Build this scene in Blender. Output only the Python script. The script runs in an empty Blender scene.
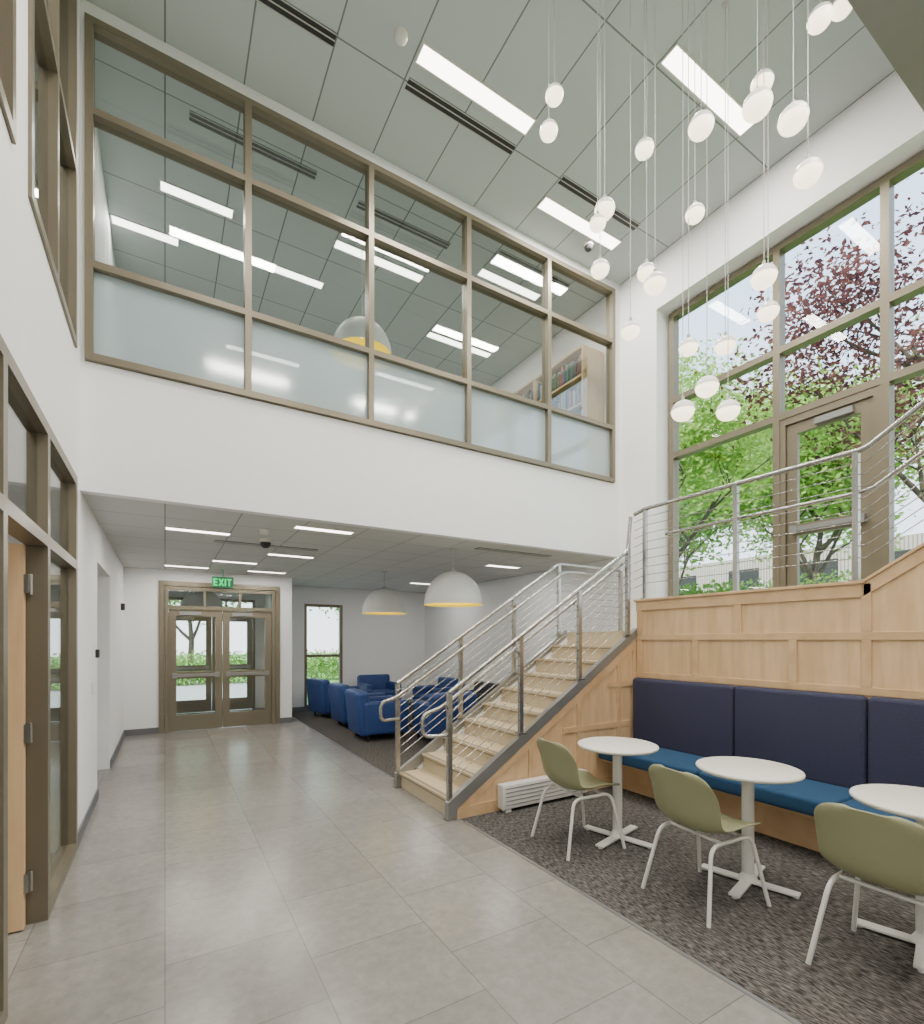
import bpy, math, random
from mathutils import Vector, Matrix
random.seed(7)
S=bpy.context.scene
COL=S.collection

# ------------------------------------------------------------------ materials
def newmat(name):
    m=bpy.data.materials.new(name); m.use_nodes=True
    nt=m.node_tree; b=nt.nodes.get('Principled BSDF')
    return m,nt,b
def simple(name,col,rough=0.5,metal=0.0,var=0.06,scale=8,bump=0.0,emit=None,es=0):
    m,nt,b=newmat(name)
    tc=nt.nodes.new('ShaderNodeTexCoord'); n=nt.nodes.new('ShaderNodeTexNoise')
    n.inputs['Scale'].default_value=scale; n.inputs['Detail'].default_value=3
    nt.links.new(tc.outputs['Object'],n.inputs['Vector'])
    r=nt.nodes.new('ShaderNodeValToRGB')
    r.color_ramp.elements[0].position=0.3; r.color_ramp.elements[1].position=0.7
    r.color_ramp.elements[0].color=[c*(1-var) for c in col]+[1]
    r.color_ramp.elements[1].color=[min(1,c*(1+var)) for c in col]+[1]
    nt.links.new(n.outputs['Fac'],r.inputs['Fac']); nt.links.new(r.outputs['Color'],b.inputs['Base Color'])
    b.inputs['Roughness'].default_value=rough; b.inputs['Metallic'].default_value=metal
    if bump:
        bp=nt.nodes.new('ShaderNodeBump'); bp.inputs['Strength'].default_value=bump; bp.inputs['Distance'].default_value=0.01
        nt.links.new(n.outputs['Fac'],bp.inputs['Height']); nt.links.new(bp.outputs['Normal'],b.inputs['Normal'])
    if emit:
        b.inputs['Emission Color'].default_value=list(emit)+[1]; b.inputs['Emission Strength'].default_value=es
    return m
def brickmat(name,c1,c2,cm,bw,rh,mortar,rough=0.5,offset=0.0,rotz=0,shift=(0,0,0),noise=0.0):
    m,nt,b=newmat(name)
    tc=nt.nodes.new('ShaderNodeTexCoord'); mp=nt.nodes.new('ShaderNodeMapping')
    mp.inputs['Rotation'].default_value=(0,0,rotz); mp.inputs['Location'].default_value=shift
    br=nt.nodes.new('ShaderNodeTexBrick'); br.offset=offset; br.squash=1.0
    br.inputs['Scale'].default_value=1; br.inputs['Brick Width'].default_value=bw; br.inputs['Row Height'].default_value=rh
    br.inputs['Mortar Size'].default_value=mortar; br.inputs['Mortar Smooth'].default_value=0.1; br.inputs['Bias'].default_value=0
    br.inputs['Color1'].default_value=list(c1)+[1]; br.inputs['Color2'].default_value=list(c2)+[1]; br.inputs['Mortar'].default_value=list(cm)+[1]
    nt.links.new(tc.outputs['Object'],mp.inputs['Vector']); nt.links.new(mp.outputs['Vector'],br.inputs['Vector'])
    out=br.outputs['Color']
    if noise:
        for sc,am in ((3.0,noise*0.6),(16,noise)):
            n=nt.nodes.new('ShaderNodeTexNoise'); n.inputs['Scale'].default_value=sc; n.inputs['Detail'].default_value=10; n.inputs['Roughness'].default_value=0.75
            nt.links.new(tc.outputs['Object'],n.inputs['Vector'])
            r=nt.nodes.new('ShaderNodeMapRange'); r.inputs['From Min'].default_value=0.35; r.inputs['From Max'].default_value=0.65
            r.inputs['To Min'].default_value=1-am; r.inputs['To Max'].default_value=1+am
            nt.links.new(n.outputs['Fac'],r.inputs['Value'])
            vm=nt.nodes.new('ShaderNodeVectorMath'); vm.operation='SCALE'
            nt.links.new(out,vm.inputs[0]); nt.links.new(r.outputs['Result'],vm.inputs['Scale'])
            out=vm.outputs['Vector']
    nt.links.new(out,b.inputs['Base Color']); b.inputs['Roughness'].default_value=rough
    return m
def streak(name,c1,c2,scl,rough=0.5,nscale=4,p0=0.35,p1=0.65,detail=5,spec=0.5):
    m,nt,b=newmat(name)
    tc=nt.nodes.new('ShaderNodeTexCoord'); mp=nt.nodes.new('ShaderNodeMapping'); mp.inputs['Scale'].default_value=scl
    n=nt.nodes.new('ShaderNodeTexNoise'); n.inputs['Scale'].default_value=nscale; n.inputs['Detail'].default_value=detail; n.inputs['Distortion'].default_value=0.3
    nt.links.new(tc.outputs['Object'],mp.inputs['Vector']); nt.links.new(mp.outputs['Vector'],n.inputs['Vector'])
    r=nt.nodes.new('ShaderNodeValToRGB'); r.color_ramp.elements[0].position=p0; r.color_ramp.elements[1].position=p1
    r.color_ramp.elements[0].color=list(c1)+[1]; r.color_ramp.elements[1].color=list(c2)+[1]
    nt.links.new(n.outputs['Fac'],r.inputs['Fac']); nt.links.new(r.outputs['Color'],b.inputs['Base Color'])
    b.inputs['Roughness'].default_value=rough; b.inputs['Specular IOR Level'].default_value=spec
    return m
def glassmat(name,tint=(1,1,1),r0=0.04,frost=0,fcol=(0.7,0.85,0.95)):
    m=bpy.data.materials.new(name); m.use_nodes=True; nt=m.node_tree; nt.nodes.clear()
    o=nt.nodes.new('ShaderNodeOutputMaterial'); tr=nt.nodes.new('ShaderNodeBsdfTransparent'); tr.inputs['Color'].default_value=list(tint)+[1]
    gl=nt.nodes.new('ShaderNodeBsdfGlossy'); gl.inputs['Roughness'].default_value=0.0 if not frost else 0.10
    lw=nt.nodes.new('ShaderNodeLayerWeight'); lw.inputs['Blend'].default_value=0.5
    pw=nt.nodes.new('ShaderNodeMath'); pw.operation='POWER'; pw.inputs[1].default_value=4.0; nt.links.new(lw.outputs['Facing'],pw.inputs[0])
    ma=nt.nodes.new('ShaderNodeMath'); ma.operation='MULTIPLY_ADD'; ma.inputs[1].default_value=0.8; ma.inputs[2].default_value=r0; nt.links.new(pw.outputs[0],ma.inputs[0])
    mx=nt.nodes.new('ShaderNodeMixShader'); nt.links.new(ma.outputs[0],mx.inputs['Fac'])
    base=tr.outputs[0]
    if frost:
        df=nt.nodes.new('ShaderNodeBsdfDiffuse'); df.inputs['Color'].default_value=list(fcol)+[1]
        tl=nt.nodes.new('ShaderNodeBsdfTranslucent'); tl.inputs['Color'].default_value=list(fcol)+[1]
        a=nt.nodes.new('ShaderNodeMixShader'); a.inputs['Fac'].default_value=0.35
        nt.links.new(df.outputs[0],a.inputs[1]); nt.links.new(tl.outputs[0],a.inputs[2])
        c=nt.nodes.new('ShaderNodeMixShader'); c.inputs['Fac'].default_value=frost
        nt.links.new(tr.outputs[0],c.inputs[1]); nt.links.new(a.outputs[0],c.inputs[2]); base=c.outputs[0]
    nt.links.new(base,mx.inputs[1]); nt.links.new(gl.outputs[0],mx.inputs[2]); nt.links.new(mx.outputs[0],o.inputs['Surface'])
    return m
def leafmat(name,c1,c2):
    m=bpy.data.materials.new(name); m.use_nodes=True; nt=m.node_tree; nt.nodes.clear()
    o=nt.nodes.new('ShaderNodeOutputMaterial'); tc=nt.nodes.new('ShaderNodeTexCoord'); n=nt.nodes.new('ShaderNodeTexNoise'); n.inputs['Scale'].default_value=1.6; n.inputs['Detail'].default_value=6
    nt.links.new(tc.outputs['Object'],n.inputs['Vector']); r=nt.nodes.new('ShaderNodeValToRGB')
    r.color_ramp.elements[0].position=0.35; r.color_ramp.elements[1].position=0.65
    r.color_ramp.elements[0].color=list(c1)+[1]; r.color_ramp.elements[1].color=list(c2)+[1]
    nt.links.new(n.outputs['Fac'],r.inputs['Fac'])
    d=nt.nodes.new('ShaderNodeBsdfDiffuse'); t=nt.nodes.new('ShaderNodeBsdfTranslucent'); mx=nt.nodes.new('ShaderNodeMixShader'); mx.inputs['Fac'].default_value=0.5
    nt.links.new(r.outputs['Color'],d.inputs['Color']); nt.links.new(r.outputs['Color'],t.inputs['Color'])
    nt.links.new(d.outputs[0],mx.inputs[1]); nt.links.new(t.outputs[0],mx.inputs[2]); nt.links.new(mx.outputs[0],o.inputs['Surface'])
    return m

M={}
M['wall']=simple('white_paint',(0.87,0.88,0.88),0.6,var=0.01)
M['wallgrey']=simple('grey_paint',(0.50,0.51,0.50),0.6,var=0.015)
M['bulk']=simple('bulkhead_paint',(0.22,0.20,0.20),0.6,var=0.02)
M['ceil']=brickmat('ceiling_tile',(0.555,0.615,0.61),(0.525,0.585,0.58),(0.19,0.215,0.21),0.613,1.226,0.007,0.8,0.0,shift=(0,-0.39,0))
M['ceillow']=brickmat('ceiling_tile_low',(0.63,0.64,0.63),(0.60,0.61,0.60),(0.28,0.29,0.28),0.613,0.613,0.006,0.8,0.0)
M['tile']=brickmat('floor_tile',(0.262,0.248,0.224),(0.222,0.210,0.190),(0.155,0.147,0.133),0.61,0.305*2,0.003,0.23,0.5,rotz=math.pi/2,noise=0.12)
M['carpet']=streak('carpet',(0.034,0.032,0.030),(0.215,0.200,0.185),(38,8,1),0.95,3.0,0.40,0.72,7,0.1)
M['frame']=simple('bronze_aluminium',(0.200,0.172,0.120),0.36,0.35,0.04,3)
M['glass']=glassmat('clear_glass',(0.85,0.88,0.87),0.10)
M['gext']=glassmat('window_glass',(0.98,0.99,0.99),0.02)
M['frost']=glassmat('frosted_glass',(0.80,0.87,0.89),0.10,0.55,(0.68,0.79,0.82))
M['steel']=simple('stainless_steel',(0.44,0.43,0.40),0.27,0.95,0.03,20)
M['string']=simple('stringer_metal',(0.30,0.30,0.29),0.35,0.6,0.03,10)
M['wood']=streak('birch_wood',(0.57,0.375,0.20),(0.71,0.50,0.29),(7,7,0.9),0.42,2.2,0.3,0.7,6)
M['wood2']=streak('birch_wood_trim',(0.52,0.335,0.175),(0.64,0.44,0.25),(3,3,3),0.42,2.2,0.3,0.7,6)
M['doorwood']=streak('door_wood',(0.60,0.39,0.20),(0.74,0.52,0.30),(6,6,0.8),0.45,2.2,0.3,0.7,6)
M['tread']=simple('stair_tread',(0.58,0.475,0.31),0.5,0,0.06,40)
M['riser']=simple('stair_riser',(0.60,0.50,0.34),0.5,0,0.04,40)
M['nose']=simple('nosing_strip',(0.27,0.22,0.14),0.6,0,0.05,60)
M['navy']=simple('navy_fabric',(0.032,0.034,0.070),0.9,0,0.40,160,0.25)
M['blue']=simple('blue_fabric',(0.010,0.055,0.125),0.9,0,0.35,160,0.25)
M['royal']=simple('royal_upholstery',(0.016,0.050,0.19),0.5,0,0.12,30)
M['dark']=simple('dark_upholstery',(0.02,0.022,0.035),0.6,0,0.1,30)
M['green']=simple('sage_plastic',(0.265,0.268,0.150),0.40,0,0.03,6)
M['white']=simple('white_laminate',(0.76,0.74,0.68),0.35,0,0.02,6)
M['wmetal']=simple('white_powdercoat',(0.76,0.75,0.71),0.35,0.1,0.02,6)
M['black']=simple('black_plastic',(0.02,0.02,0.02),0.5)
M['slot']=simple('diffuser_slot',(0.03,0.03,0.03),0.6)
M['lampout']=simple('lamp_shell',(0.54,0.56,0.54),0.5,0,0.02)
M['lampin']=simple('lamp_yellow',(0.85,0.66,0.0),0.5,0,0.03,emit=(1.0,0.74,0.0),es=0.8)
M['strip']=simple('light_panel',(1,1,1),0.5,emit=(1.0,0.95,0.84),es=9)
M['globe']=simple('opal_globe',(0.9,0.88,0.84),0.3,var=0.01,emit=(1.0,0.92,0.80),es=0.2)
M['globeb']=simple('opal_globe_lens',(1,1,1),0.3,var=0.01,emit=(1.0,0.84,0.56),es=3.4)
M['cord']=simple('cord',(0.5,0.5,0.48),0.5)
M['base']=simple('grey_baseboard',(0.14,0.145,0.155),0.6)
M['exit']=simple('exit_green',(0.0,0.35,0.1),0.5,emit=(0.0,0.8,0.2),es=1.0)
M['exith']=simple('exit_housing',(0.02,0.16,0.07),0.5)
M['grass']=simple('grass',(0.16,0.32,0.07),0.9,0,0.4,3)
M['conc']=simple('concrete',(0.42,0.41,0.39),0.8,0,0.1,3)
M['bark']=simple('bark',(0.09,0.065,0.05),0.9,0,0.3,12,0.4)
M['leafg']=leafmat('leaf_green',(0.24,0.42,0.07),(0.52,0.70,0.20))
M['leafd']=leafmat('leaf_deep_green',(0.12,0.27,0.05),(0.34,0.52,0.14))
M['leafr']=leafmat('leaf_red',(0.075,0.028,0.040),(0.27,0.105,0.085))
M['brickb']=brickmat('exterior_brick',(0.38,0.25,0.20),(0.32,0.2,0.16),(0.5,0.48,0.45),0.25,0.08,0.01,0.9,0.5)
bk=[simple('book_%d'%i,c,0.7,var=0.1) for i,c in enumerate([(0.3,0.06,0.04),(0.04,0.09,0.2),(0.35,0.28,0.18),(0.06,0.15,0.09),(0.45,0.4,0.36),(0.04,0.035,0.035)])]

# ------------------------------------------------------------------ mesh builder
class MB:
    def __init__(s): s.v=[];s.f=[];s.m=[];s.sm=[]
    def add(s,vs,fs,m=0,sm=False):
        o=len(s.v); s.v+= [tuple(v) for v in vs]
        for f in fs: s.f.append([i+o for i in f]); s.m.append(m); s.sm.append(sm)
    def box(s,a,b,m=0,mat=None):
        x0,y0,z0=[min(a[i],b[i]) for i in range(3)]; x1,y1,z1=[max(a[i],b[i]) for i in range(3)]
        vs=[(x0,y0,z0),(x1,y0,z0),(x1,y1,z0),(x0,y1,z0),(x0,y0,z1),(x1,y0,z1),(x1,y1,z1),(x0,y1,z1)]
        if mat: vs=[tuple(mat@Vector(v)) for v in vs]
        s.add(vs,[(0,3,2,1),(4,5,6,7),(0,1,5,4),(1,2,6,5),(2,3,7,6),(3,0,4,7)],m)
    def rbox(s,a,b,r,m=0,mat=None,seg=3):
        c=Vector([(a[i]+b[i])/2 for i in range(3)]); h=Vector([abs(b[i]-a[i])/2 for i in range(3)])
        r=min(r,min(h)*0.99)
        def pts1(hi):
            L=[]
            for k in range(seg+1):
                t=k/seg; L.append((-(hi-r), -math.cos(t*math.pi/2)))
            R=[(-p[0],-p[1]) for p in reversed(L)]
            return L+R
        P=[pts1(h[i]) for i in range(3)]
        N=len(P[0])
        def vert(i,j,k):
            core=Vector((P[0][i][0],P[1][j][0],P[2][k][0]))
            d=Vector((math.tan(math.asin(max(-1,min(1,P[0][i][1])))*0.5),math.tan(math.asin(max(-1,min(1,P[1][j][1])))*0.5),math.tan(math.asin(max(-1,min(1,P[2][k][1])))*0.5)))
            if d.length<1e-9: d=Vector((0,0,1))
            return c+core+d.normalized()*r
        for ax in range(3):
            for side in (0,N-1):
                grid=[]
                for i in range(N):
                    for j in range(N):
                        idx=[0,0,0]; idx[ax]=side; idx[(ax+1)%3]=i; idx[(ax+2)%3]=j
                        v=vert(*idx)
                        if mat: v=mat@v
                        grid.append(tuple(v))
                fs=[]
                for i in range(N-1):
                    for j in range(N-1):
                        q=(i*N+j,(i+1)*N+j,(i+1)*N+j+1,i*N+j+1)
                        fs.append(q if side else q[::-1])
                s.add(grid,fs,m,True)
    def cyl(s,p,q,r,n=10,m=0,r2=None,caps=True):
        p=Vector(p);q=Vector(q); d=(q-p)
        if d.length<1e-6: return
        d.normalize(); a=Vector((0,0,1)) if abs(d.z)<0.9 else Vector((1,0,0)); u=d.cross(a).normalized(); w=d.cross(u)
        r2=r if r2 is None else r2
        vs=[p+(u*math.cos(2*math.pi*i/n)+w*math.sin(2*math.pi*i/n))*r for i in range(n)]+[q+(u*math.cos(2*math.pi*i/n)+w*math.sin(2*math.pi*i/n))*r2 for i in range(n)]
        s.add(vs,[(i,(i+1)%n,n+(i+1)%n,n+i) for i in range(n)],m,True)
        if caps: s.add(vs,[tuple(range(n))[::-1],tuple(range(n,2*n))],m)
    def tube(s,pts,r,n=10,m=0):
        pts=[Vector(p) for p in pts]; rings=[]; prev=None
        for i,p in enumerate(pts):
            t=((pts[min(i+1,len(pts)-1)]-p).normalized()+(p-pts[max(i-1,0)]).normalized())
            t.normalize()
            if prev is None:
                a=Vector((0,0,1)) if abs(t.z)<0.9 else Vector((1,0,0)); u=t.cross(a).normalized()
            else: u=(prev-t*prev.dot(t)).normalized()
            prev=u; w=t.cross(u); rings+= [p+(u*math.cos(2*math.pi*k/n)+w*math.sin(2*math.pi*k/n))*r for k in range(n)]
        fs=[]
        for i in range(len(pts)-1):
            for k in range(n): fs.append((i*n+k,i*n+(k+1)%n,(i+1)*n+(k+1)%n,(i+1)*n+k))
        s.add(rings,fs,m,True); L=len(pts)
        s.add(rings,[tuple(range(n))[::-1],tuple(range((L-1)*n,L*n))],m)
    def lathe(s,prof,c,n=32,m=0,flip=False):
        vs=[];k=len(prof)
        for i in range(n):
            a=2*math.pi*i/n
            for r,z in prof: vs.append((c[0]+r*math.cos(a),c[1]+r*math.sin(a),c[2]+z))
        fs=[]
        for i in range(n):
            for j in range(k-1):
                q=(i*k+j,((i+1)%n)*k+j,((i+1)%n)*k+j+1,i*k+j+1); fs.append(q[::-1] if flip else q)
        s.add(vs,fs,m,True)
    def prism(s,poly,ax,a0,a1,m=0):
        def P(p,a):
            if ax=='x': return (a,p[0],p[1])
            if ax=='y': return (p[0],a,p[1])
            return (p[0],p[1],a)
        n=len(poly); vs=[P(p,a0) for p in poly]+[P(p,a1) for p in poly]
        s.add(vs,[tuple(range(n))[::-1],tuple(range(n,2*n))]+[(i,(i+1)%n,n+(i+1)%n,n+i) for i in range(n)],m)
    def build(s,name,mats,parent=None,bevel=0,normals=True):
        me=bpy.data.meshes.new(name); me.from_pydata(s.v,[],s.f)
        for mm in mats: me.materials.append(mm)
        for i,p in enumerate(me.polygons): p.material_index=s.m[i]; p.use_smooth=s.sm[i]
        if normals:
            import bmesh
            bm=bmesh.new(); bm.from_mesh(me)
            bmesh.ops.recalc_face_normals(bm,faces=bm.faces); bm.to_mesh(me); bm.free()
        o=bpy.data.objects.new(name,me); COL.objects.link(o)
        if parent: o.parent=parent
        if bevel:
            b=o.modifiers.new('bev','BEVEL'); b.width=bevel; b.segments=2; b.limit_method='ANGLE'
        return o
def empty(name,loc=(0,0,0),rz=0):
    e=bpy.data.objects.new(name,None); e.location=loc; e.rotation_euler=(0,0,rz); e.empty_display_size=0.1; COL.objects.link(e); return e
def fillet(pts,r,n=5):
    pts=[Vector(p) for p in pts]; out=[pts[0]]
    for i in range(1,len(pts)-1):
        a,b,c=pts[i-1],pts[i],pts[i+1]; d1=(a-b); d2=(c-b); rr=min(r,d1.length*0.45,d2.length*0.45)
        p=b+d1.normalized()*rr; q=b+d2.normalized()*rr
        for k in range(n+1):
            t=k/n; out.append(p*(1-t)**2+b*2*t*(1-t)+q*t*t)
    out.append(pts[-1]); return out
def area(name,loc,sx,sy,e,parent=None,rot=(0,0,0),col=(1,0.95,0.87)):
    l=bpy.data.lights.new(name,'AREA'); l.shape='RECTANGLE'; l.size=sx; l.size_y=sy; l.energy=e; l.color=col
    o=bpy.data.objects.new(name,l); o.location=loc; o.rotation_euler=rot; COL.objects.link(o)
    if parent: o.parent=parent
    return o

# ------------------------------------------------------------------ constants
XL=-0.57; XR=5.52; YB=4.85; ZC=6.57; ZL=2.72; YD=9.64; YE=11.0; YBK=-3.0; XC=2.19
XS=2.13; XW=4.46; YS=3.69; ZLD=1.65; ZCURB=1.97; UF=3.30

def holes_wall(name,ax,t0,t1,a0,a1,z0,z1,holes,mat):
    As=sorted(set([a0,a1]+[h[0] for h in holes]+[h[1] for h in holes])); Zs=sorted(set([z0,z1]+[h[2] for h in holes]+[h[3] for h in holes]))
    b=MB()
    for i in range(len(As)-1):
        j=0
        while j<len(Zs)-1:
            am=(As[i]+As[i+1])/2
            def solid(jj):
                zm=(Zs[jj]+Zs[jj+1])/2
                return not any(h[0]<am<h[1] and h[2]<zm<h[3] for h in holes)
            if not solid(j): j+=1; continue
            k=j
            while k+1<len(Zs)-1 and solid(k+1): k+=1
            if ax=='x': b.box((t0,As[i],Zs[j]),(t1,As[i+1],Zs[k+1]))
            else: b.box((As[i],t0,Zs[j]),(As[i+1],t1,Zs[k+1]))
            j=k+1
    return b.build(name,[mat])

# floors
b=MB(); b.box((-4.2,YBK-0.2,-0.12),(XC,12.2,0)); b.build('floor',[M['tile']])
b=MB(); b.box((XC,YBK-0.2,-0.12),(XR+0.33,11.2,0)); b.build('floor_carpet',[M['carpet']])
b=MB(); b.box((XC-0.012,YBK,0),(XC+0.012,3.6,0.004)); b.box((XC-0.012,4.9,0),(XC+0.012,YE,0.004)); b.build('trim_1',[M['string']])
# ceilings
b=MB(); b.box((-4.2,YBK-0.2,ZC),(XR+0.33,11.2,ZC+0.25)); b.build('ceiling',[M['ceil']])
b=MB(); b.box((XL,YB+0.1,ZL),(XR,12.2,ZL+0.05)); b.build('ceiling_lower',[M['ceillow']])
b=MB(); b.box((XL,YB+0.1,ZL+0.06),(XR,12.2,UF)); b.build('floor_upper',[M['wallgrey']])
b=MB(); b.box((XL,YBK,5.96),(XR,1.56,ZC)); b.build('ceiling_bulkhead',[M['bulk']])
# walls
LH=[(1.2,2.85,3.7,6.43),(3.14,4.6,3.7,6.43),(1.2,4.62,0,2.76),(6.0,7.3,0,2.32)]
holes_wall('wall_left','x',XL-0.18,XL,YBK,12.2,0,ZC,LH,M['wall'])
holes_wall('wall_right','x',XR,XR+0.33,YBK,11.2,0,ZC,[(-2.4,4.25,ZLD,5.88)],M['wall'])
holes_wall('wall_balcony','y',YB,YB+0.1,XL,XR,ZL,ZC,[(-0.54,5.38,3.74,6.44)],M['wall'])
holes_wall('wall_entrance','y',YD,YD+0.15,XL,2.05,0,ZL,[(-0.02,1.76,0,2.46)],M['wall'])
holes_wall('wall_lounge','y',YE,YE+0.15,2.05,XR,0,ZL,[(2.6,3.45,0.08,2.34)],M['wall'])
b=MB(); b.box((1.95,YD+0.15,0),(2.05,12.05,ZL)); b.box((XL,YD+0.15,0),(-0.12,12.05,ZL)); b.build('wall_vestibule',[M['wall']])
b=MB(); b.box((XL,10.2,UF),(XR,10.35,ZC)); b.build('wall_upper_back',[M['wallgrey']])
b=MB(); b.box((-4.2,YBK-0.15,0),(XR+0.33,YBK,ZC)); b.build('wall_back',[M['wall']])
b=MB(); b.box((-4.2,YBK,0),(-4.05,5.9,ZC)); b.box((-4.05,5.75,0),(XL-0.18,5.9,ZC)); b.box((-4.05,YBK,2.85),(XL-0.18,5.75,3.3)); b.build('wall_side_room',[M['wall']])
b=MB(); b.box((XL-0.75,5.95,0),(XL-0.6,7.35,2.4)); b.box((XL-0.6,5.92,0),(XL-0.18,6.0,2.4)); b.box((XL-0.6,7.3,0),(XL-0.18,7.38,2.4)); b.box((XL-0.6,6.0,2.32),(XL-0.18,7.3,2.4)); b.build('wall_alcove',[M['wallgrey']])
# baseboards
b=MB()
b.box((XL,4.62,0),(XL+0.012,6.0,0.1)); b.box((XL,7.3,0),(XL+0.012,YD,0.1)); b.build('baseboard_left',[M['base']])
b=MB(); b.box((XL+0.012,YD-0.012,0),(-0.09,YD,0.1)); b.box((1.83,YD-0.012,0),(2.05,YD,0.1)); b.build('baseboard_entrance',[M['base']])
b=MB(); b.box((2.05,YE-0.012,0),(XR,YE,0.1)); b.build('baseboard_lounge',[M['base']])
b=MB(); b.box((XR-0.012,4.9,0),(XR,YE-0.012,0.1)); b.build('baseboard_right',[M['base']])
# ------------------------------------------------------------------ window frames
def curtain(name,ax,pos,depth,As,Zs,glassfn,bar=0.055,skip=()):
    e=empty(name); b=MB(); g=MB()
    def bx(bb,a0,a1,z0,z1,d0,d1,m=0):
        if ax=='x': bb.box((d0,a0,z0),(d1,a1,z1),m)
        else: bb.box((a0,d0,z0),(a1,d1,z1),m)
    h=bar/2
    d0,d1=pos-depth/2,pos+depth/2
    for a in As: bx(b,a-h,a+h,Zs[0],Zs[-1],d0,d1)
    for j,z in enumerate(Zs):
        for i in range(len(As)-1):
            if ('h',i,j) in skip: continue
            zz0,zz1=(z,z+bar) if j==0 else ((z-bar,z) if j==len(Zs)-1 else (z-h,z+h))
            bx(b,As[i]+h,As[i+1]-h,zz0,zz1,d0,d1)
    for i in range(len(As)-1):
        for j in range(len(Zs)-1):
            if (i,j) in skip: continue
            bx(g,As[i]+h,As[i+1]-h,Zs[j]+h,Zs[j+1]-h,pos-0.004,pos+0.004,glassfn(i,j))
    b.build('frame',[M['frame']],e); g.build('glass',[M['glass'],M['frost'],M['gext']],e)
    return e
curtain('window_1','y',YB-0.0+0.02,0.12,[-0.51,0.645,1.81,2.985,4.185,5.35],[3.745,4.50,5.70,6.435],lambda i,j:1 if j==0 else 0,0.055)
curtain('window_2','x',XL-0.035,0.10,[3.17,3.85,4.57],[3.705,5.0,6.425],lambda i,j:0,0.055)
curtain('window_3','x',XL-0.035,0.10,[1.23,2.0,2.82],[3.705,5.0,6.425],lambda i,j:0,0.055)
curtain('window_4','x',XL-0.035,0.10,[1.23,2.68,3.56,4.58],[0.0,2.10,2.755],lambda i,j:0,0.065,skip={(1,0),('h',1,0)})
curtain('window_5','x',5.78,0.12,[-2.37,-0.95,0.02,0.97,1.92,2.87,4.18],[ZLD,3.97,4.70,5.86],lambda i,j:2,0.07,skip={(4,0),('h',4,0)})
curtain('window_6','y',YE+0.06,0.10,[2.63,3.42],[0.08,1.2,2.34],lambda i,j:2,0.06)

def glazed_door(e,ax,pos,a0,a1,z0,z1,mid,stile=0.11,depth=0.05,side=-1):
    b=MB(); g=MB()
    def bx(bb,A0,A1,Z0,Z1,d0,d1,m=0):
        if ax=='x': bb.box((d0,A0,Z0),(d1,A1,Z1),m)
        else: bb.box((A0,d0,Z0),(A1,d1,Z1),m)
    d0,d1=pos-depth/2,pos+depth/2
    bx(b,a0,a0+stile,z0,z1,d0,d1); bx(b,a1-stile,a1,z0,z1,d0,d1)
    bx(b,a0+stile,a1-stile,z0,z0+0.26,d0,d1); bx(b,a0+stile,a1-stile,z1-0.11,z1,d0,d1)
    bx(b,a0+stile,a1-stile,mid-0.06,mid+0.06,d0,d1)
    bx(g,a0+stile,a1-stile,z0+0.26,mid-0.06,pos-0.004,pos+0.004); bx(g,a0+stile,a1-stile,mid+0.06,z1-0.11,pos-0.004,pos+0.004)
    b.build('leaf_frame',[M['frame']],e); g.build('leaf_glass',[M['gext']],e)
    p=MB(); f=pos+side*(depth/2)
    bx(p,a0+0.06,a1-0.06,mid-0.025,mid+0.025,f+side*0.02,f+side*0.06)
    bx(p,a0+0.05,a0+0.12,mid-0.04,mid+0.04,f,f+side*0.065); bx(p,a1-0.12,a1-0.05,mid-0.04,mid+0.04,f,f+side*0.065)
    bx(p,a0+0.15,a0+0.48,z1-0.09,z1-0.03,f,f+side*0.05)
    p.build('panic_bar',[M['string']],e)
e=empty('door_1'); b=MB()
b.box((5.73,1.955,ZLD),(5.83,2.01,3.935)); b.box((5.73,2.78,ZLD),(5.83,2.835,3.935)); b.box((5.73,2.01,3.86),(5.83,2.78,3.935)); b.build('jamb',[M['frame']],e)
glazed_door(e,'x',5.78,2.015,2.775,ZLD+0.01,3.855,2.72,stile=0.10)
def entrance(name,y):
    e=empty(name); b=MB(); g=MB()
    for a in (0.0,1.69): b.box((a,y-0.06,0),(a+0.05,y+0.06,2.45))
    b.box((0.05,y-0.06,2.39),(1.69,y+0.06,2.45)); b.box((0.05,y-0.06,2.07),(1.69,y+0.06,2.13))
    for a in (0.57,1.13): b.box((a,y-0.05,2.13),(a+0.04,y+0.05,2.39))
    b.build('jamb',[M['frame']],e); g.box((0.05,y-0.004,2.13),(1.69,y+0.004,2.39)); g.build('transom_glass',[M['gext']],e)
    glazed_door(e,'y',y,0.055,0.866,0.01,2.065,0.95); glazed_door(e,'y',y,0.874,1.685,0.01,2.065,0.95)
entrance('door_2',YD+0.03)
b=MB()
for a0,a1 in ((-0.09,-0.01),(1.75,1.83)): b.box((a0,YD-0.03,0),(a1,YD,2.46))
b.box((-0.09,YD-0.03,2.46),(1.83,YD,2.54)); b.build('trim_2',[M['frame']])
entrance('door_3',12.0)
holes_wall('wall_vestibule_outer','y',12.05,12.15,XL,2.05,0,ZL,[(0.0,1.74,0,2.45)],M['wall'])
# wood door, swung open
e=empty('door_4'); b=MB(); b.box((XL-1.0,3.455,0.01),(XL-0.075,3.50,2.06)); b.build('leaf',[M['doorwood']],e)
b=MB()
for z in (0.25,1.05,1.85): b.box((XL-0.075,3.455,z-0.05),(XL-0.055,3.525,z+0.05)); b.cyl((XL-0.05,3.49,z-0.055),(XL-0.05,3.49,z+0.055),0.009)
b.cyl((XL-0.93,3.455,1.0),(XL-0.93,3.395,1.0),0.012); b.cyl((XL-0.93,3.395,1.0),(XL-0.80,3.395,1.0),0.012)
b.build('hardware',[M['steel']],e)

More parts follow.
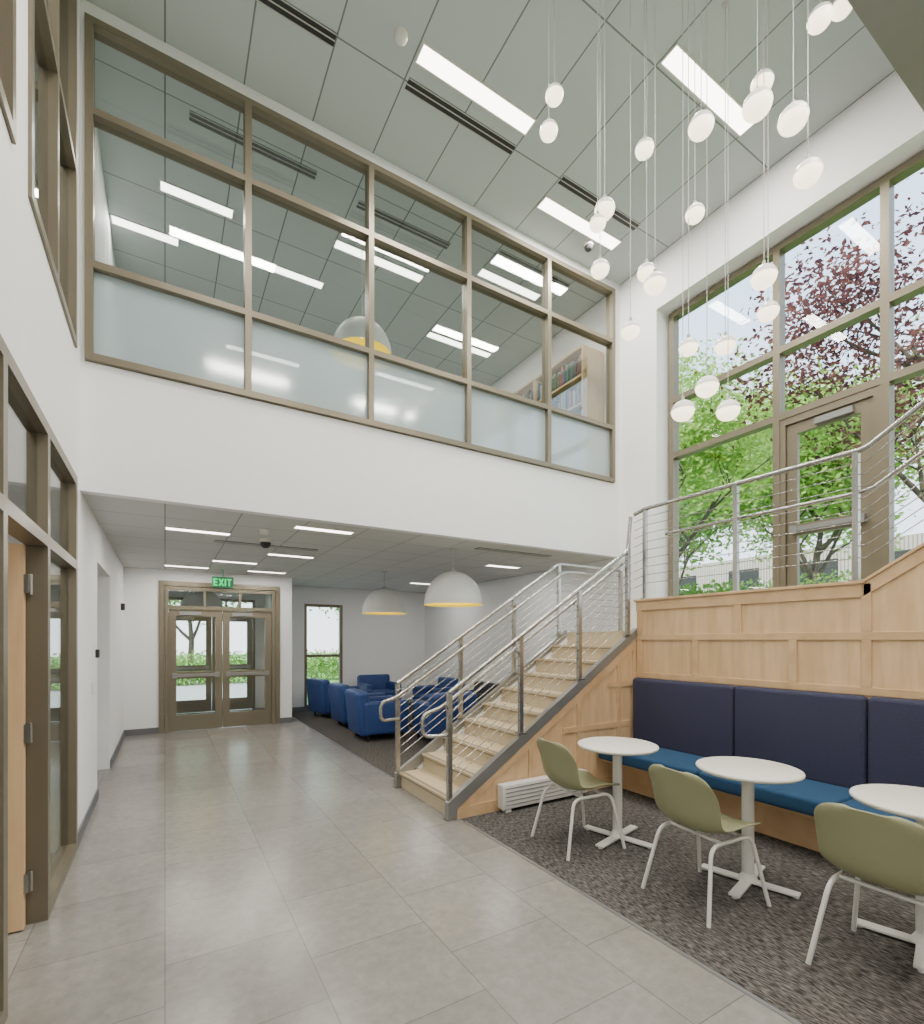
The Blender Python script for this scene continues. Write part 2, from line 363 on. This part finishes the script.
# ------------------------------------------------------------------ stair
N=10; RI=ZLD/N; RUN=(XW-XS)/9; Y0=YS+0.05; Y1=4.79
stair=empty('staircase')
b=MB()
for i in range(9):
    x=XS+i*RUN; z=RI*(i+1)
    b.box((x,Y0,0),(x+RUN,Y1,z-0.035),1)
    b.box((x-0.02,Y0,z-0.035),(x+RUN,Y1,z),0)
    b.box((x-0.005,Y0,z),(x+0.035,Y1,z+0.002),2); b.box((x-0.022,Y0,z-0.035),(x-0.02,Y1,z-0.02),2)
b.build('treads',[M['tread'],M['riser'],M['nose']],stair)
def nl(x): return RI+(x-XS)*RI/RUN
def side(y0,y1,name):
    b=MB(); b.prism([(XS-.06,0),(XS-.06,nl(XS-.06)+0.03),(XW,nl(XW)+0.03),(XW,nl(XW)-0.06),(XS+0.03,nl(XS+.03)-0.09),(XS+0.03,0)],'y',y0,y1); b.build(name,[M['string']],stair)
side(YS-0.012,Y0,'stringer_near'); side(Y1,YB-0.012,'stringer_far')
b=MB(); b.prism([(XS+.032,0.0),(XW,0.0),(XW,nl(XW)-0.065),(XS+.032,nl(XS+.032)-0.095)],'y',YS+0.01,Y0-0.002)
b.build('side_panel',[M['wood']],stair)
b=MB()
def band(x): return nl(x)-0.07
for x in (2.95,3.57,4.15,4.40): b.box((x,YS-0.006,0.10),(x+0.055,YS+0.01,band(x)-0.07))
b.box((XS+.035,YS-0.006,0.0),(XW,YS+0.01,0.10)); b.box((3.38,YS-0.004,0.62),(XW,YS+0.01,0.675)); b.box((4.0,YS-0.004,1.05),(XW,YS+0.01,1.105))
b.prism([(XS+.035,0.02),(XW,band(XW)-0.10),(XW,band(XW)),(XS+.035,band(XS+.035)-.02)],'y',YS-0.005,YS+0.01)
b.build('side_battens',[M['wood2']],stair)
b=MB(); b.prism([(XS+.2,0.0),(XW,0.0),(XW,nl(XW)-0.07),(XS+.2,nl(XS+.2)-.1)],'y',Y1+0.005,YB-0.014); b.build('far_panel',[M['wall']],stair)
e=empty('stair_landing')
b=MB(); b.box((XW+0.065,1.62,0),(XR-.004,Y1+0.002,ZLD-0.03),1); b.box((XW+.002,YS+0.06,ZLD-0.04),(XR-.004,YB-.014,ZLD),0); b.box((XW+0.065,1.62,ZLD-0.03),(XR-.004,YS+0.06,ZLD),0)
b.box((XW+.002,YS+0.06,0),(XW+0.065,Y1,ZLD-0.04),1); b.build('slab',[M['tread'],M['riser']],e)
e=empty('upper_staircase'); b=MB()
for i in range(10):
    y=1.62-i*RUN; z=ZLD+RI*(i+1); b.box((XW+0.065,y-RUN,z-RI-0.12),(XR-0.005,y,z-0.035),1); b.box((XW+0.065,y-RUN,z-0.035),(XR-0.005,y+0.02,z),0)
b.box((XW+0.065,YBK+.01,3.1),(XR-.005,1.62-10*RUN,3.3),0)
b.build('flight',[M['tread'],M['riser']],e)
b=MB(); b.box((XR,-2.4,ZLD-0.03),(XR+0.2,4.25,ZLD+.002),0); b.build('trim_3',[M['string']])

# wood wainscot wall
pan=empty('wood_panel_wall')
ytop=1.62; yend=-1.0; s2=RI/RUN
zend=ZCURB+(ytop-yend)*s2
b=MB(); b.prism([(YS,0),(YS,ZCURB),(ytop,ZCURB),(yend,zend),(YBK,zend),(YBK,0)],'x',XW,XW+0.06); b.build('panel',[M['wood']],pan)
b=MB()
b.box((XW-0.03,ytop,ZCURB),(XW+0.08,YS+0.02,ZCURB+0.025))
b.prism([(ytop,ZCURB),(ytop,ZCURB+0.025),(yend,zend+0.025),(yend,zend)],'x',XW-0.03,XW+0.08)
t=0.016
b.box((XW-t,ytop,ZCURB-0.10),(XW,YS,ZCURB)); b.prism([(ytop,ZCURB-0.10),(ytop,ZCURB),(yend,zend),(yend,zend-0.10)],'x',XW-t,XW)
b.box((XW-t,YBK,1.55),(XW,YS,1.61)); b.box((XW-t,YBK,1.14),(XW,YS,1.20))
for y in (3.64,2.56,1.6,0.6,-0.4): b.box((XW-t-0.002,y-0.03,1.61),(XW,y+0.03,ZCURB-0.1))
for y in (3.64,2.98,2.1,1.6,0.9,0.0): b.box((XW-t-0.002,y-0.03,1.20),(XW,y+0.03,1.55))
for y in (0.6,-0.4): b.box((XW-t-0.002,y-0.03,ZCURB-0.1),(XW,y+0.03,ZCURB+(ytop-y)*s2-0.1))
b.box((XW-t,1.57,ZCURB-0.1),(XW,1.63,ZCURB))
b.build('battens',[M['wood2']],pan,0.003)

# ------------------------------------------------------------------ railings
def railing(name,path,base,posts,cab=9):
    e=empty(name); b=MB()
    b.tube(fillet(path,0.05),0.021,12)
    for p,q in posts:
        p=Vector(p);q=Vector(q)
        b.box((p.x-0.02,p.y-0.02,p.z),(p.x+0.02,p.y+0.02,q.z-0.01)); b.box((p.x-0.045,p.y-0.035,p.z),(p.x+0.045,p.y+0.035,p.z+0.012))
    b.build('top_rail',[M['steel']],e)
    c=MB()
    for k in range(1,cab+1):
        off=-(base*k/(cab+1))
        for i in range(len(path)-1):
            a=Vector(path[i]);d=Vector(path[i+1]); c.cyl((a.x,a.y,a.z+off),(d.x,d.y,d.z+off),0.004,6,caps=False)
    c.build('cables',[M['steel']],e); return e
H=0.95
def nr(x): return nl(x)+H
yn=YS+0.022; xs=[2.10,2.87,3.62,4.34]
def railbase(x): return nl(x)+0.03 if x>2.3 else 0
e=railing('stair_railing',[(xs[0],yn,nr(xs[0])),(xs[3],yn,nr(xs[3])),(4.39,yn,2.90)],0.86,[((x,yn,railbase(x)),(x,yn,nr(x))) for x in xs])
hz=-0.13
def hand(e,yo,y,x1):
    b=MB(); n0=nr(xs[0]); sgn=1 if yo>y else -1
    b.tube(fillet([(xs[0],y+0.02*sgn,n0+hz-0.24),(xs[0]-.22,yo,n0+hz-0.24),(xs[0]-.22,yo,n0+hz-0.05),(xs[0]-.05,yo,n0+hz-.01),(4.38,yo,nr(4.38)+hz)]+([(x1,yo,nr(4.38)+hz)] if x1 else []),0.07),0.017,10)
    for x in xs: b.cyl((x,y,nr(x)+hz-0.06),(x,yo,nr(x)+hz-0.01),0.007)
    b.build('handrail',[M['steel']],e)
hand(e,yn+.075,yn,None)
yf=4.815
e=railing('stair_railing',[(xs[0],yf,nr(xs[0])),(xs[3],yf,nr(xs[3])),(5.46,yf,nr(xs[3]))],0.86,[((x,yf,railbase(x)),(x,yf,nr(x))) for x in xs]+[((5.45,yf-.03,ZLD),(5.45,yf-.03,nr(xs[3])))])
hand(e,yf-.075,yf,4.7)
xr=XW+0.03; zt=2.98; zb=ZCURB+0.025
e=railing('landing_railing',[(4.44,yn,2.93),(xr,3.60,zt),(xr,ytop,zt),(xr,yend,zt+(ytop-yend)*s2)],0.90,
 [((xr,3.60,zb),(xr,3.60,zt)),((xr,2.60,zb),(xr,2.60,zt)),((xr,1.68,zb),(xr,1.68,zt)),((xr,0.7,zb+(ytop-0.7)*s2),(xr,0.7,zt+(ytop-0.7)*s2)),((xr,-0.3,zb+(ytop+0.3)*s2),(xr,-0.3,zt+(ytop+0.3)*s2))])
b=MB(); xo=xr+0.08
b.tube(fillet([(xo,3.4,zt-0.30),(xo,ytop,zt-0.30),(xo,yend,zt-0.30+(ytop-yend)*s2)],0.07),0.017,10)
for y in (2.6,1.68): b.cyl((xr,y,zt-0.36),(xo,y,zt-0.31),0.007)
b.build('handrail',[M['steel']],e)

# ------------------------------------------------------------------ baseboard heater
e=empty('baseboard_heater'); b=MB(); b.rbox((2.58,YS-0.10,0.03),(3.62,YS-0.008,0.25),0.01,seg=2)
b.box((2.62,YS-0.09,0),(2.68,YS-0.02,0.04)); b.box((3.5,YS-0.09,0),(3.56,YS-0.02,0.04)); b.build('body',[M['wmetal']],e)
b=MB()
for k in range(5): b.box((2.61,YS-0.104,0.065+k*0.037),(3.59,YS-0.099,0.071+k*0.037))
b.build('grille',[M['string']],e)

# ------------------------------------------------------------------ bench
e=empty('banquette_bench')
b=MB(); b.box((4.10,-2.0,0),(XW-0.02,3.64,0.30)); b.box((3.88,-2.0,0.30),(XW-0.02,3.66,0.325)); b.build('base',[M['wood2']],e)
ys=[3.67,2.55,1.57,0.59,-0.4,-1.4]
for i in range(5):
    b=MB(); b.rbox((3.83,ys[i+1]+0.004,0.325),(4.40,ys[i]-0.004,0.45),0.03); b.build('seat_cushion',[M['blue']],e)
    b=MB(); b.rbox((4.35,ys[i+1]+0.004,0.43),(XW-0.02,ys[i]-0.004,1.14),0.035); b.build('back_cushion',[M['navy']],e)

# ------------------------------------------------------------------ tables
def table(x,y):
    e=empty('cafe_table',(x,y,0),0.0)
    b=MB(); b.lathe([(0,0.712),(0.288,0.712),(0.300,0.720),(0.303,0.728),(0.300,0.736),(0.290,0.74),(0,0.74)],(0,0,0),56); b.build('top',[M['white']],e)
    b=MB(); b.cyl((0,0,0.03),(0,0,0.71),0.036,20); b.lathe([(0.11,0.70),(0.11,0.712),(0,0.712)],(0,0,0),24); b.lathe([(0,0.70),(0.11,0.70)],(0,0,0),24)
    b.lathe([(0.06,0.026),(0.045,0.05),(0.036,0.07)],(0,0,0),24)
    for k in range(4):
        R=Matrix.Rotation(math.radians(45-31+k*90),4,'Z')
        b.box((0,-0.032,0.012),(0.28,0.032,0.028),0,R); 
        p=R@Vector((0.26,0,0)); b.cyl((p.x,p.y,0),(p.x,p.y,0.012),0.018,12)
    b.build('base',[M['wmetal']],e,0.003)
table(3.03,2.69); table(3.19,1.77); table(3.29,0.94)

# ------------------------------------------------------------------ shell chairs
def shell_chair(x,y,rz):
    e=empty('cafe_chair',(x,y,0),rz)
    prof=[(.235,.422,.165),(.222,.44,.20),(.15,.448,.225),(.05,.438,.235),(-.06,.428,.24),(-.14,.432,.24),(-.195,.458,.238),(-.225,.51,.236),(-.24,.58,.24),(-.255,.655,.242),(-.27,.72,.235),(-.283,.765,.205),(-.289,.788,.155),(-.292,.797,.09)]
    ns=13; vs=[];L=len(prof)
    for i,(px,pz,w) in enumerate(prof):
        a=prof[max(i-1,0)];c=prof[min(i+1,L-1)]; tx,tz=c[0]-a[0],c[1]-a[1]; l=math.hypot(tx,tz); nx,nz=-tz/l,tx/l
        if nz<0 or (abs(nz)<0.3 and nx<0): nx,nz=-nx,-nz
        amt=0.03 if i<3 else (0.055 if i<10 else 0.03)
        for k in range(ns):
            s=-1+2*k/(ns-1); o=amt*abs(s)**2.6
            vs.append((px+nx*o,s*w,pz+nz*o))
    fs=[(i*ns+k,i*ns+k+1,(i+1)*ns+k+1,(i+1)*ns+k) for i in range(L-1) for k in range(ns-1)]
    b=MB(); b.add(vs,fs,0,True); o=b.build('shell',[M['green']],e)
    m=o.modifiers.new('sol','SOLIDIFY'); m.thickness=0.011; m.offset=-1
    m=o.modifiers.new('ss','SUBSURF'); m.levels=1; m.render_levels=2
    b=MB()
    for s in (-1,1):
        b.tube(fillet([(-.275,s*.235,0.0),(-.185,s*.18,.398),(.15,s*.18,.405),(.235,s*.235,0.0)],0.07,8),0.0115,12)
    for xx in (-.10,.10): b.tube([(xx,-.18,.402),(xx,.18,.402)],0.010,10)
    b.build('leg_frame',[M['wmetal']],e)
shell_chair(2.73,2.80,-0.12); shell_chair(2.81,1.81,-0.10); shell_chair(2.92,0.95,0.02)

# ------------------------------------------------------------------ lounge chairs
def lounge(x,y,rz,mat):
    e=empty('lounge_armchair',(x,y,0),rz)
    b=MB(); b.rbox((-.34,-.36,.10),(.33,.36,.32),.02); b.build('base',[mat],e)
    b=MB(); b.rbox((-.20,-.265,.31),(.36,.265,.45),.045); b.build('seat_cushion',[mat],e)
    b=MB(); R=Matrix.Rotation(-0.10,4,'Y'); b.rbox((-.40,-.37,.12),(-.20,.37,.80),.06,0,R); b.build('back',[mat],e)
    for s in (-1,1):
        b=MB(); b.rbox((-.36,s*.265,.10),(.36,s*.395,.61),.045); b.build('arm',[mat],e)
    b=MB()
    for sx in (-.28,.28):
        for sy in (-.32,.32): b.cyl((sx,sy,0),(sx,sy,.12),.016,10,r2=.022)
    b.build('legs',[M['black']],e)
lounge(3.0,10.1,0.2,M['royal']); lounge(3.05,8.75,0.0,M['royal']); lounge(2.95,7.50,-0.05,M['royal']); lounge(3.72,6.75,1.45,M['royal'])
lounge(4.75,8.9,3.3,M['royal']); lounge(4.75,7.6,3.14,M['dark']); lounge(4.05,10.3,-1.6,M['royal'])
e=empty('coffee_table',(3.9,8.2,0)); b=MB(); b.lathe([(0,.40),(.29,.40),(.30,.41),(.29,.425),(0,.425)],(0,0,0),32); b.cyl((0,0,.02),(0,0,.40),.03,16); b.lathe([(.2,0),(.2,.015),(.03,.03)],(0,0,0),24); b.build('table_body',[M['black']],e)

# ------------------------------------------------------------------ dome pendants
def dome(x,y,zb,ceil,e_w=0.6):
    e=empty('dome_pendant_lamp',(x,y,zb)); R=0.375; Hh=0.43
    prof=[(R*math.cos(a),Hh*math.sin(a)) for a in [i*math.pi/2/14*0.97 for i in range(15)]]
    b=MB(); b.lathe(prof+[(0.03,Hh+0.005),(0.03,Hh+0.03),(0.0,Hh+0.03)],(0,0,0),48); b.cyl((0,0,Hh+0.02),(0,0,ceil-zb),0.005,8,m=0); b.cyl((0,0,ceil-zb-0.02),(0,0,ceil-zb),0.05,24,m=0)
    b.build('shade',[M['lampout']],e)
    b=MB(); b.lathe([(r*0.985,z*0.965) for r,z in prof]+[(0,Hh*0.965)],(0,0,0.0),48,flip=True); b.lathe([(R*0.985,0),(R,0)],(0,0,0),48)
    b.lathe([(R*.985,0.03),(R*.93,0.012),(R*.93,0.03)],(0,0,0),48); b.build('shade_inner',[M['lampin']],e)
    b=MB(); b.lathe([(0,-.06),(.03,-.05),(.05,-.02),(.06,.01),(.05,.05),(.02,.08)],(0,0,0.28),24); b.cyl((0,0,.35),(0,0,.40),.02); b.build('bulb',[M['globeb']],e)
    l=bpy.data.lights.new('bulb_light','POINT'); l.energy=e_w; l.color=(1,.8,.35); l.shadow_soft_size=.05; o=bpy.data.objects.new('bulb_light',l); o.location=(0,0,.12); COL.objects.link(o); o.parent=e
dome(3.17,5.5,2.0,ZL); dome(3.2,7.9,2.0,ZL); dome(2.15,6.06,5.18,ZC)
dome(0.62,10.9,2.12,ZL)

# ------------------------------------------------------------------ globe pendants (one chandelier)
G=[(2.57,2.90,5.74,.069),(2.53,2.92,5.46,.069),(3.16,2.54,5.32,.069),(3.34,2.19,5.28,.087),(3.28,1.76,5.0,.088),(3.52,1.66,4.95,.088),(3.69,1.65,4.67,.085),(3.88,1.66,5.84,.077),(4.34,1.71,6.28,.075),(2.90,2.70,4.86,.077),(3.49,2.34,4.82,.07),(2.72,2.60,4.60,.06),(2.86,2.71,4.39,.07),(3.17,2.53,4.37,.069),(3.14,2.43,4.21,.08),(3.74,1.96,4.19,.087),(3.06,2.59,3.92,.07),(3.99,2.06,4.08,.077),(3.44,2.36,3.79,.07),(3.55,2.28,3.48,.085),(3.40,2.38,3.30,.085),(3.71,2.21,3.31,.085),(3.79,2.28,3.87,.077),(3.83,2.02,5.71,.077)]
e=empty('globe_cluster_chandelier'); b=MB()
for (x,y,z,r) in G:
    up=[(r*math.cos(a),r*0.95*math.sin(a)) for a in [math.radians(2+i*7.5) for i in range(12)]]
    b.lathe(up+[(0.012,r*.95)],(x,y,z),24,0)
    lo=[(r*0.97*math.cos(a),r*0.85*math.sin(a)) for a in [math.radians(0-i*9) for i in range(11)]]
    b.lathe([(r,r*.03)]+lo,(x,y,z),24,1)
    b.cyl((x,y,z+r*.9),(x,y,z+r+0.03),0.012,10,m=2); b.cyl((x,y,z+r),(x,y,ZC),0.003,6,m=2,caps=False); b.cyl((x,y,ZC-.02),(x,y,ZC),.02,12,m=2)
b.build('globes_and_cords',[M['globe'],M['globeb'],M['cord']],e)

# ------------------------------------------------------------------ ceiling strip lights
def strip(x0,x1,y,z,w,power):
    e=empty('ceiling_strip_light',((x0+x1)/2,y,z)); L=(x1-x0)/2
    b=MB(); b.box((-L,-w/2,-0.006),(L,w/2,0.0)); b.build('diffuser',[M['strip']],e)
    b=MB(); t=.014
    b.box((-L-t,-w/2-t,-.01),(L+t,-w/2,0)); b.box((-L-t,w/2,-.01),(L+t,w/2+t,0)); b.box((-L-t,-w/2,-.01),(-L,w/2,0)); b.box((L,-w/2,-.01),(L+t,w/2,0)); b.build('trim_ring',[M['white']],e)
    if power: area('lamp',(0,0,-0.02),L*2,w,power,e)
P1=68
for (x0,x1,y) in ((1.87,3.06,3.81),(3.70,4.92,4.39),(3.70,4.90,2.72),(0.05,1.27,2.72)): strip(x0,x1,y,ZC,0.15,P1)
for (x0,x1,y) in ((0.6,1.8,0.9),(3.0,4.2,0.9),(0.6,1.8,-1.2),(3.0,4.2,-1.2)): strip(x0,x1,y,5.96,0.15,P1)  # out-of-view bulkhead strips, added to light the atrium from behind
for (x,y,hl) in ((.32,6.39,.36),(-.2,7.2,.34),(2.45,6.19,.6),(1.56,7.03,.35),(4.3,7.24,.6),(4.18,5.65,.5),(1.5,9.3,.6),(4.0,8.8,.6)): strip(x-hl,x+hl,y,ZC,0.13,13)  # upper room; some strips stand in for reflections in the balcony glass
for (x,y) in ((.31,6.0),(1.45,5.25),(.90,8.1),(1.5,7.1),(0.3,9.0),(1.5,9.0),(4.6,6.4),(4.6,9.2)): strip(x-.3,x+.3,y,ZL,0.12,12)
def slot(x0,x1,y,z):
    e=empty('ceiling_slot_diffuser',((x0+x1)/2,y,z)); L=(x1-x0)/2; b=MB(); b.box((-L,-.055,-.006),(L,.055,0)); b.build('slots',[M['slot']],e)
    b=MB()
    for k in (-.055,-.004,.047): b.box((-L,k,-.012),(L,k+.008,-.006))
    b.build('vanes',[M['lampout']],e)
for (x0,x1,y) in ((1.87,3.06,4.08),(3.70,4.92,4.07),(0.02,1.22,4.10)): slot(x0,x1,y,ZC)
for (x0,x1,y) in ((.2,1.4,5.4),(1.9,3.1,5.5),(3.7,4.9,5.25)): slot(x0,x1,y,ZC)
for (x0,x1,y) in ((.5,1.7,6.5),(3.4,4.6,5.3)): slot(x0,x1,y,ZL)
def device(name,x,y,z):
    b=MB(); b.lathe([(0,-.05),(.035,-.05),(.05,-.035),(.055,0)],(x,y,z),20); b.build(name,[M['white']])
device('smoke_detector',1.68,3.78,ZC); device('smoke_detector',.9,5.6,ZL)
e=empty('security_camera',(4.60,4.55,ZC)); b=MB(); b.lathe([(.06,0),(.06,-.04)],(0,0,0),20); b.build('mount',[M['white']],e); b=MB(); b.lathe([(.05,-.04),(.045,-.07),(.025,-.09),(0,-.095)],(0,0,0),20); b.build('dome_lens',[M['black']],e)
e=empty('security_camera',(1.0,6.1,ZL)); b=MB(); b.lathe([(.07,0),(.07,-.04)],(0,0,0),20); b.build('mount',[M['white']],e); b=MB(); b.lathe([(.06,-.04),(.05,-.08),(.03,-.10),(0,-.105)],(0,0,0),20); b.build('dome_lens',[M['black']],e)
# exit sign
e=empty('exit_sign',(0.82,9.05,2.50)); b=MB(); b.box((-.16,-.02,-.09),(.16,.02,.09)); b.cyl((0,0,.09),(0,0,.22),.012); b.build('housing',[M['exith']],e,.004)
b=MB()
def bar(x0,z0,x1,z1,w=.026):
    d=Vector((x1-x0,0,z1-z0)); n=Vector((-d.z,0,d.x)).normalized()*w/2
    vs=[]
    for yy in (-.026,-.020):
        for p in ((x0,z0,1),(x0,z0,-1),(x1,z1,-1),(x1,z1,1)): vs.append((p[0]+n.x*p[2],yy,p[1]+n.z*p[2]))
    b.add(vs,[(0,1,2,3),(4,5,6,7),(0,1,5,4),(1,2,6,5),(2,3,7,6),(3,0,4,7)])
for (a,c,d,f) in ((-.13,-.06,-.13,.06),(-.13,.05,-.08,.05),(-.13,0,-.085,0),(-.13,-.05,-.08,-.05),(-.055,-.06,.005,.06),(-.055,.06,.005,-.06),(.035,-.06,.035,.06),(.06,.05,.13,.05),(.095,-.06,.095,.05)): bar(a,c,d,f)
b.build('letters',[M['exit']],e)
b=MB(); b.rbox((XL,5.55,1.05),(XL+.012,5.63,1.17),.004,seg=1); b.build('light_switch',[M['white']])
b=MB(); b.rbox((XL,5.85,1.38),(XL+.03,5.90,1.46),.005,seg=1); b.build('card_reader',[M['black']])
b=MB(); b.rbox((XL,9.0,2.0),(XL+.05,9.1,2.1),.005,seg=1); b.build('wall_thermostat',[M['black']])

# ------------------------------------------------------------------ upper floor bookcase
e=empty('bookcase'); b=MB(); x0,x1=5.08,5.5; y0,y1=5.15,7.3; z0=UF; z1=5.75
for y in (y0,(y0+y1)/2,y1): b.box((x0,y-.015,z0),(x1,y+.015,z1))
for k in range(7): z=z0+k*(z1-z0-.03)/6; b.box((x0,y0,z),(x1,y1,z+.03))
b.box((x1-.015,y0,z0),(x1,y1,z1)); b.build('shelves',[M['doorwood']],e)
b=MB()
for k in range(6):
    z=z0+k*(z1-z0-.03)/6+.03
    for (a,c) in ((y0+.02,(y0+y1)/2-.02),((y0+y1)/2+.02,y1-.02)):
        y=a
        while y<c-.05:
            w=random.uniform(.02,.045); h=random.uniform(.2,.31); b.box((x0+random.uniform(.01,.04),y,z),(x0+.24,y+w-.002,z+h),random.randrange(6)); y+=w
            if random.random()<.04: y+=.08
b.build('books',bk,e)
area('side_room_fill',(-2.3,2.8,2.8),1.5,1.5,45); area('side_room_upper_fill',(-2.3,2.8,6.5),1.5,1.5,25)  # bare area lights added to brighten the side rooms, no fixture there

# ------------------------------------------------------------------ exterior
b=MB(); b.box((XR+0.34,-30,1.45),(60,11.3,1.6)); b.build('ground_east',[M['grass']])
b=MB(); b.box((-30,12.2,-.12),(60,60,-.02)); b.build('ground_north',[M['grass']])
b=MB(); b.box((-1,12.2,-.02),(3,20,0)); b.build('ground_walkway',[M['conc']])
b=MB(); b.box((XR+0.34,1.0,1.6),(9,4.0,1.61)); b.build('ground_patio',[M['conc']])
def tree(name,x,y,z,h,crown,mat,n,leaf=.10,seed=1):
    rnd=random.Random(seed); e=empty(name,(x,y,z)); b=MB()
    tips=[]
    def branch(p,d,l,r,dep):
        pts=[p]; q=p
        for k in range(4):
            d=(d+Vector((rnd.uniform(-.18,.18),rnd.uniform(-.18,.18),rnd.uniform(-.05,.12)))).normalized(); q=q+d*l/4; pts.append(q)
        for k in range(4): b.cyl(pts[k],pts[k+1],r*(1-k*.15),8 if dep<2 else 5,r2=r*(1-(k+1)*.15),caps=False)
        tips.append((q,dep)); 
        if dep<4:
            for k in range(3 if dep else 5):
                a=rnd.uniform(0,6.28); nd=(d*0.55+Vector((math.cos(a),math.sin(a),rnd.uniform(.1,.7)))*.75).normalized()
                branch(pts[rnd.choice([2,3,4])],nd,l*.68,r*.5,dep+1)
    branch(Vector((0,0,0)),Vector((0,0,1)),h*.38,h*.018,0); b.build('trunk',[M['bark']],e)
    tp=[t for t,dp in tips if dp>=2]; vs=[];fs=[]
    for i in range(n):
        c=rnd.choice(tp)+Vector((rnd.gauss(0,1),rnd.gauss(0,1),rnd.gauss(0,.7)))*crown
        u=Vector((rnd.gauss(0,1),rnd.gauss(0,1),rnd.gauss(0,.6))).normalized(); w=u.cross(Vector((rnd.gauss(0,1),rnd.gauss(0,1),rnd.gauss(0,1)))).normalized()
        s=leaf*rnd.uniform(.6,1.3); o=len(vs); vs+= [c-u*s,c-w*s*.5,c+u*s,c+w*s*.5]; fs.append((o,o+1,o+2,o+3))
    m=MB(); m.add(vs,fs,0,False); m.build('foliage',[mat],e,normals=False)
tree('green_tree',11.0,8.1,1.6,8.2,.42,M['leafg'],30000,.06,3)
tree('red_maple_tree',12.0,2.4,1.6,8.8,.45,M['leafr'],20000,.055,5)
tree('green_tree',17.8,7.6,1.6,9.5,.55,M['leafg'],26000,.10,8)
tree('green_tree',20,14.5,1.6,9.5,.6,M['leafd'],15000,.12,11)
tree('green_tree',19,0.5,1.6,9,.6,M['leafg'],18000,.11,12)
tree('green_tree',1.0,24,0,8,.6,M['leafg'],14000,.11,13)
tree('green_tree',8.5,23,0,8,.6,M['leafd'],14000,.11,14)
tree('green_tree',-6,26,0,9,.6,M['leafd'],12000,.12,15)
def hedge(x0,x1,y0,y1,z,h,n,seed):
    rnd=random.Random(seed); vs=[];fs=[]; b=MB()
    for i in range(n):
        c=Vector((rnd.uniform(x0,x1),rnd.uniform(y0,y1),z+h*rnd.random()**.8*(0.8+.2*math.sin(i)))); u=Vector((rnd.gauss(0,1),rnd.gauss(0,1),rnd.gauss(0,1))).normalized(); w=u.cross(Vector((rnd.gauss(0,1),rnd.gauss(0,1),rnd.gauss(0,1)))).normalized(); s=.055; o=len(vs)
        vs+=[c-u*s,c-w*s*.6,c+u*s,c+w*s*.6]; fs.append((o,o+1,o+2,o+3))
    b.add(vs,fs); b.build('hedge',[M['leafd']],normals=False)
hedge(7.2,7.8,4.3,10.5,1.6,.9,9000,3); hedge(14.8,15.6,-4,9,1.6,1.8,16000,4); hedge(-6,9,19,20,0,1.2,14000,5)
e=empty('neighbour_building'); b=MB(); b.box((30,-6,1.6),(38,22,6.5)); b.build('brick_walls',[M['brickb']],e)
b=MB()
for y in range(-4,21,4):
    for z in (2.4,4.4): b.box((29.93,y,z),(30.0,y+1.8,z+1.4))
b.build('panes',[M['slot'],],e)

# world + sun
w=bpy.data.worlds.new('sky'); S.world=w; w.use_nodes=True; nt=w.node_tree; bg=nt.nodes['Background']
tc=nt.nodes.new('ShaderNodeTexCoord'); sp=nt.nodes.new('ShaderNodeSeparateXYZ'); rp=nt.nodes.new('ShaderNodeValToRGB')
nt.links.new(tc.outputs['Generated'],sp.inputs[0]); nt.links.new(sp.outputs['Z'],rp.inputs['Fac']); nt.links.new(rp.outputs['Color'],bg.inputs['Color'])
rp.color_ramp.elements[0].color=(.88,.95,1,1); rp.color_ramp.elements[1].color=(.45,.70,1,1); rp.color_ramp.elements[1].position=.85
bg.inputs['Strength'].default_value=3.4
sl=bpy.data.lights.new('sun','SUN'); sl.energy=8.5; sl.angle=.03; sl.color=(1,.95,.86); so=bpy.data.objects.new('sun',sl); COL.objects.link(so)
so.rotation_euler=Vector((0.55,0.35,-0.9)).to_track_quat('-Z','Y').to_euler(); so.location=(0,0,20)

# camera
cd=bpy.data.cameras.new('camera'); cd.sensor_fit='HORIZONTAL'; cd.sensor_width=36; cd.lens=495/924*36; cd.shift_y=128/924; cd.clip_start=.05; cd.clip_end=300
co=bpy.data.objects.new('camera',cd); co.location=(0,0,1.55); co.rotation_euler=(math.radians(90),0,-math.atan(297/495)); COL.objects.link(co); S.camera=co
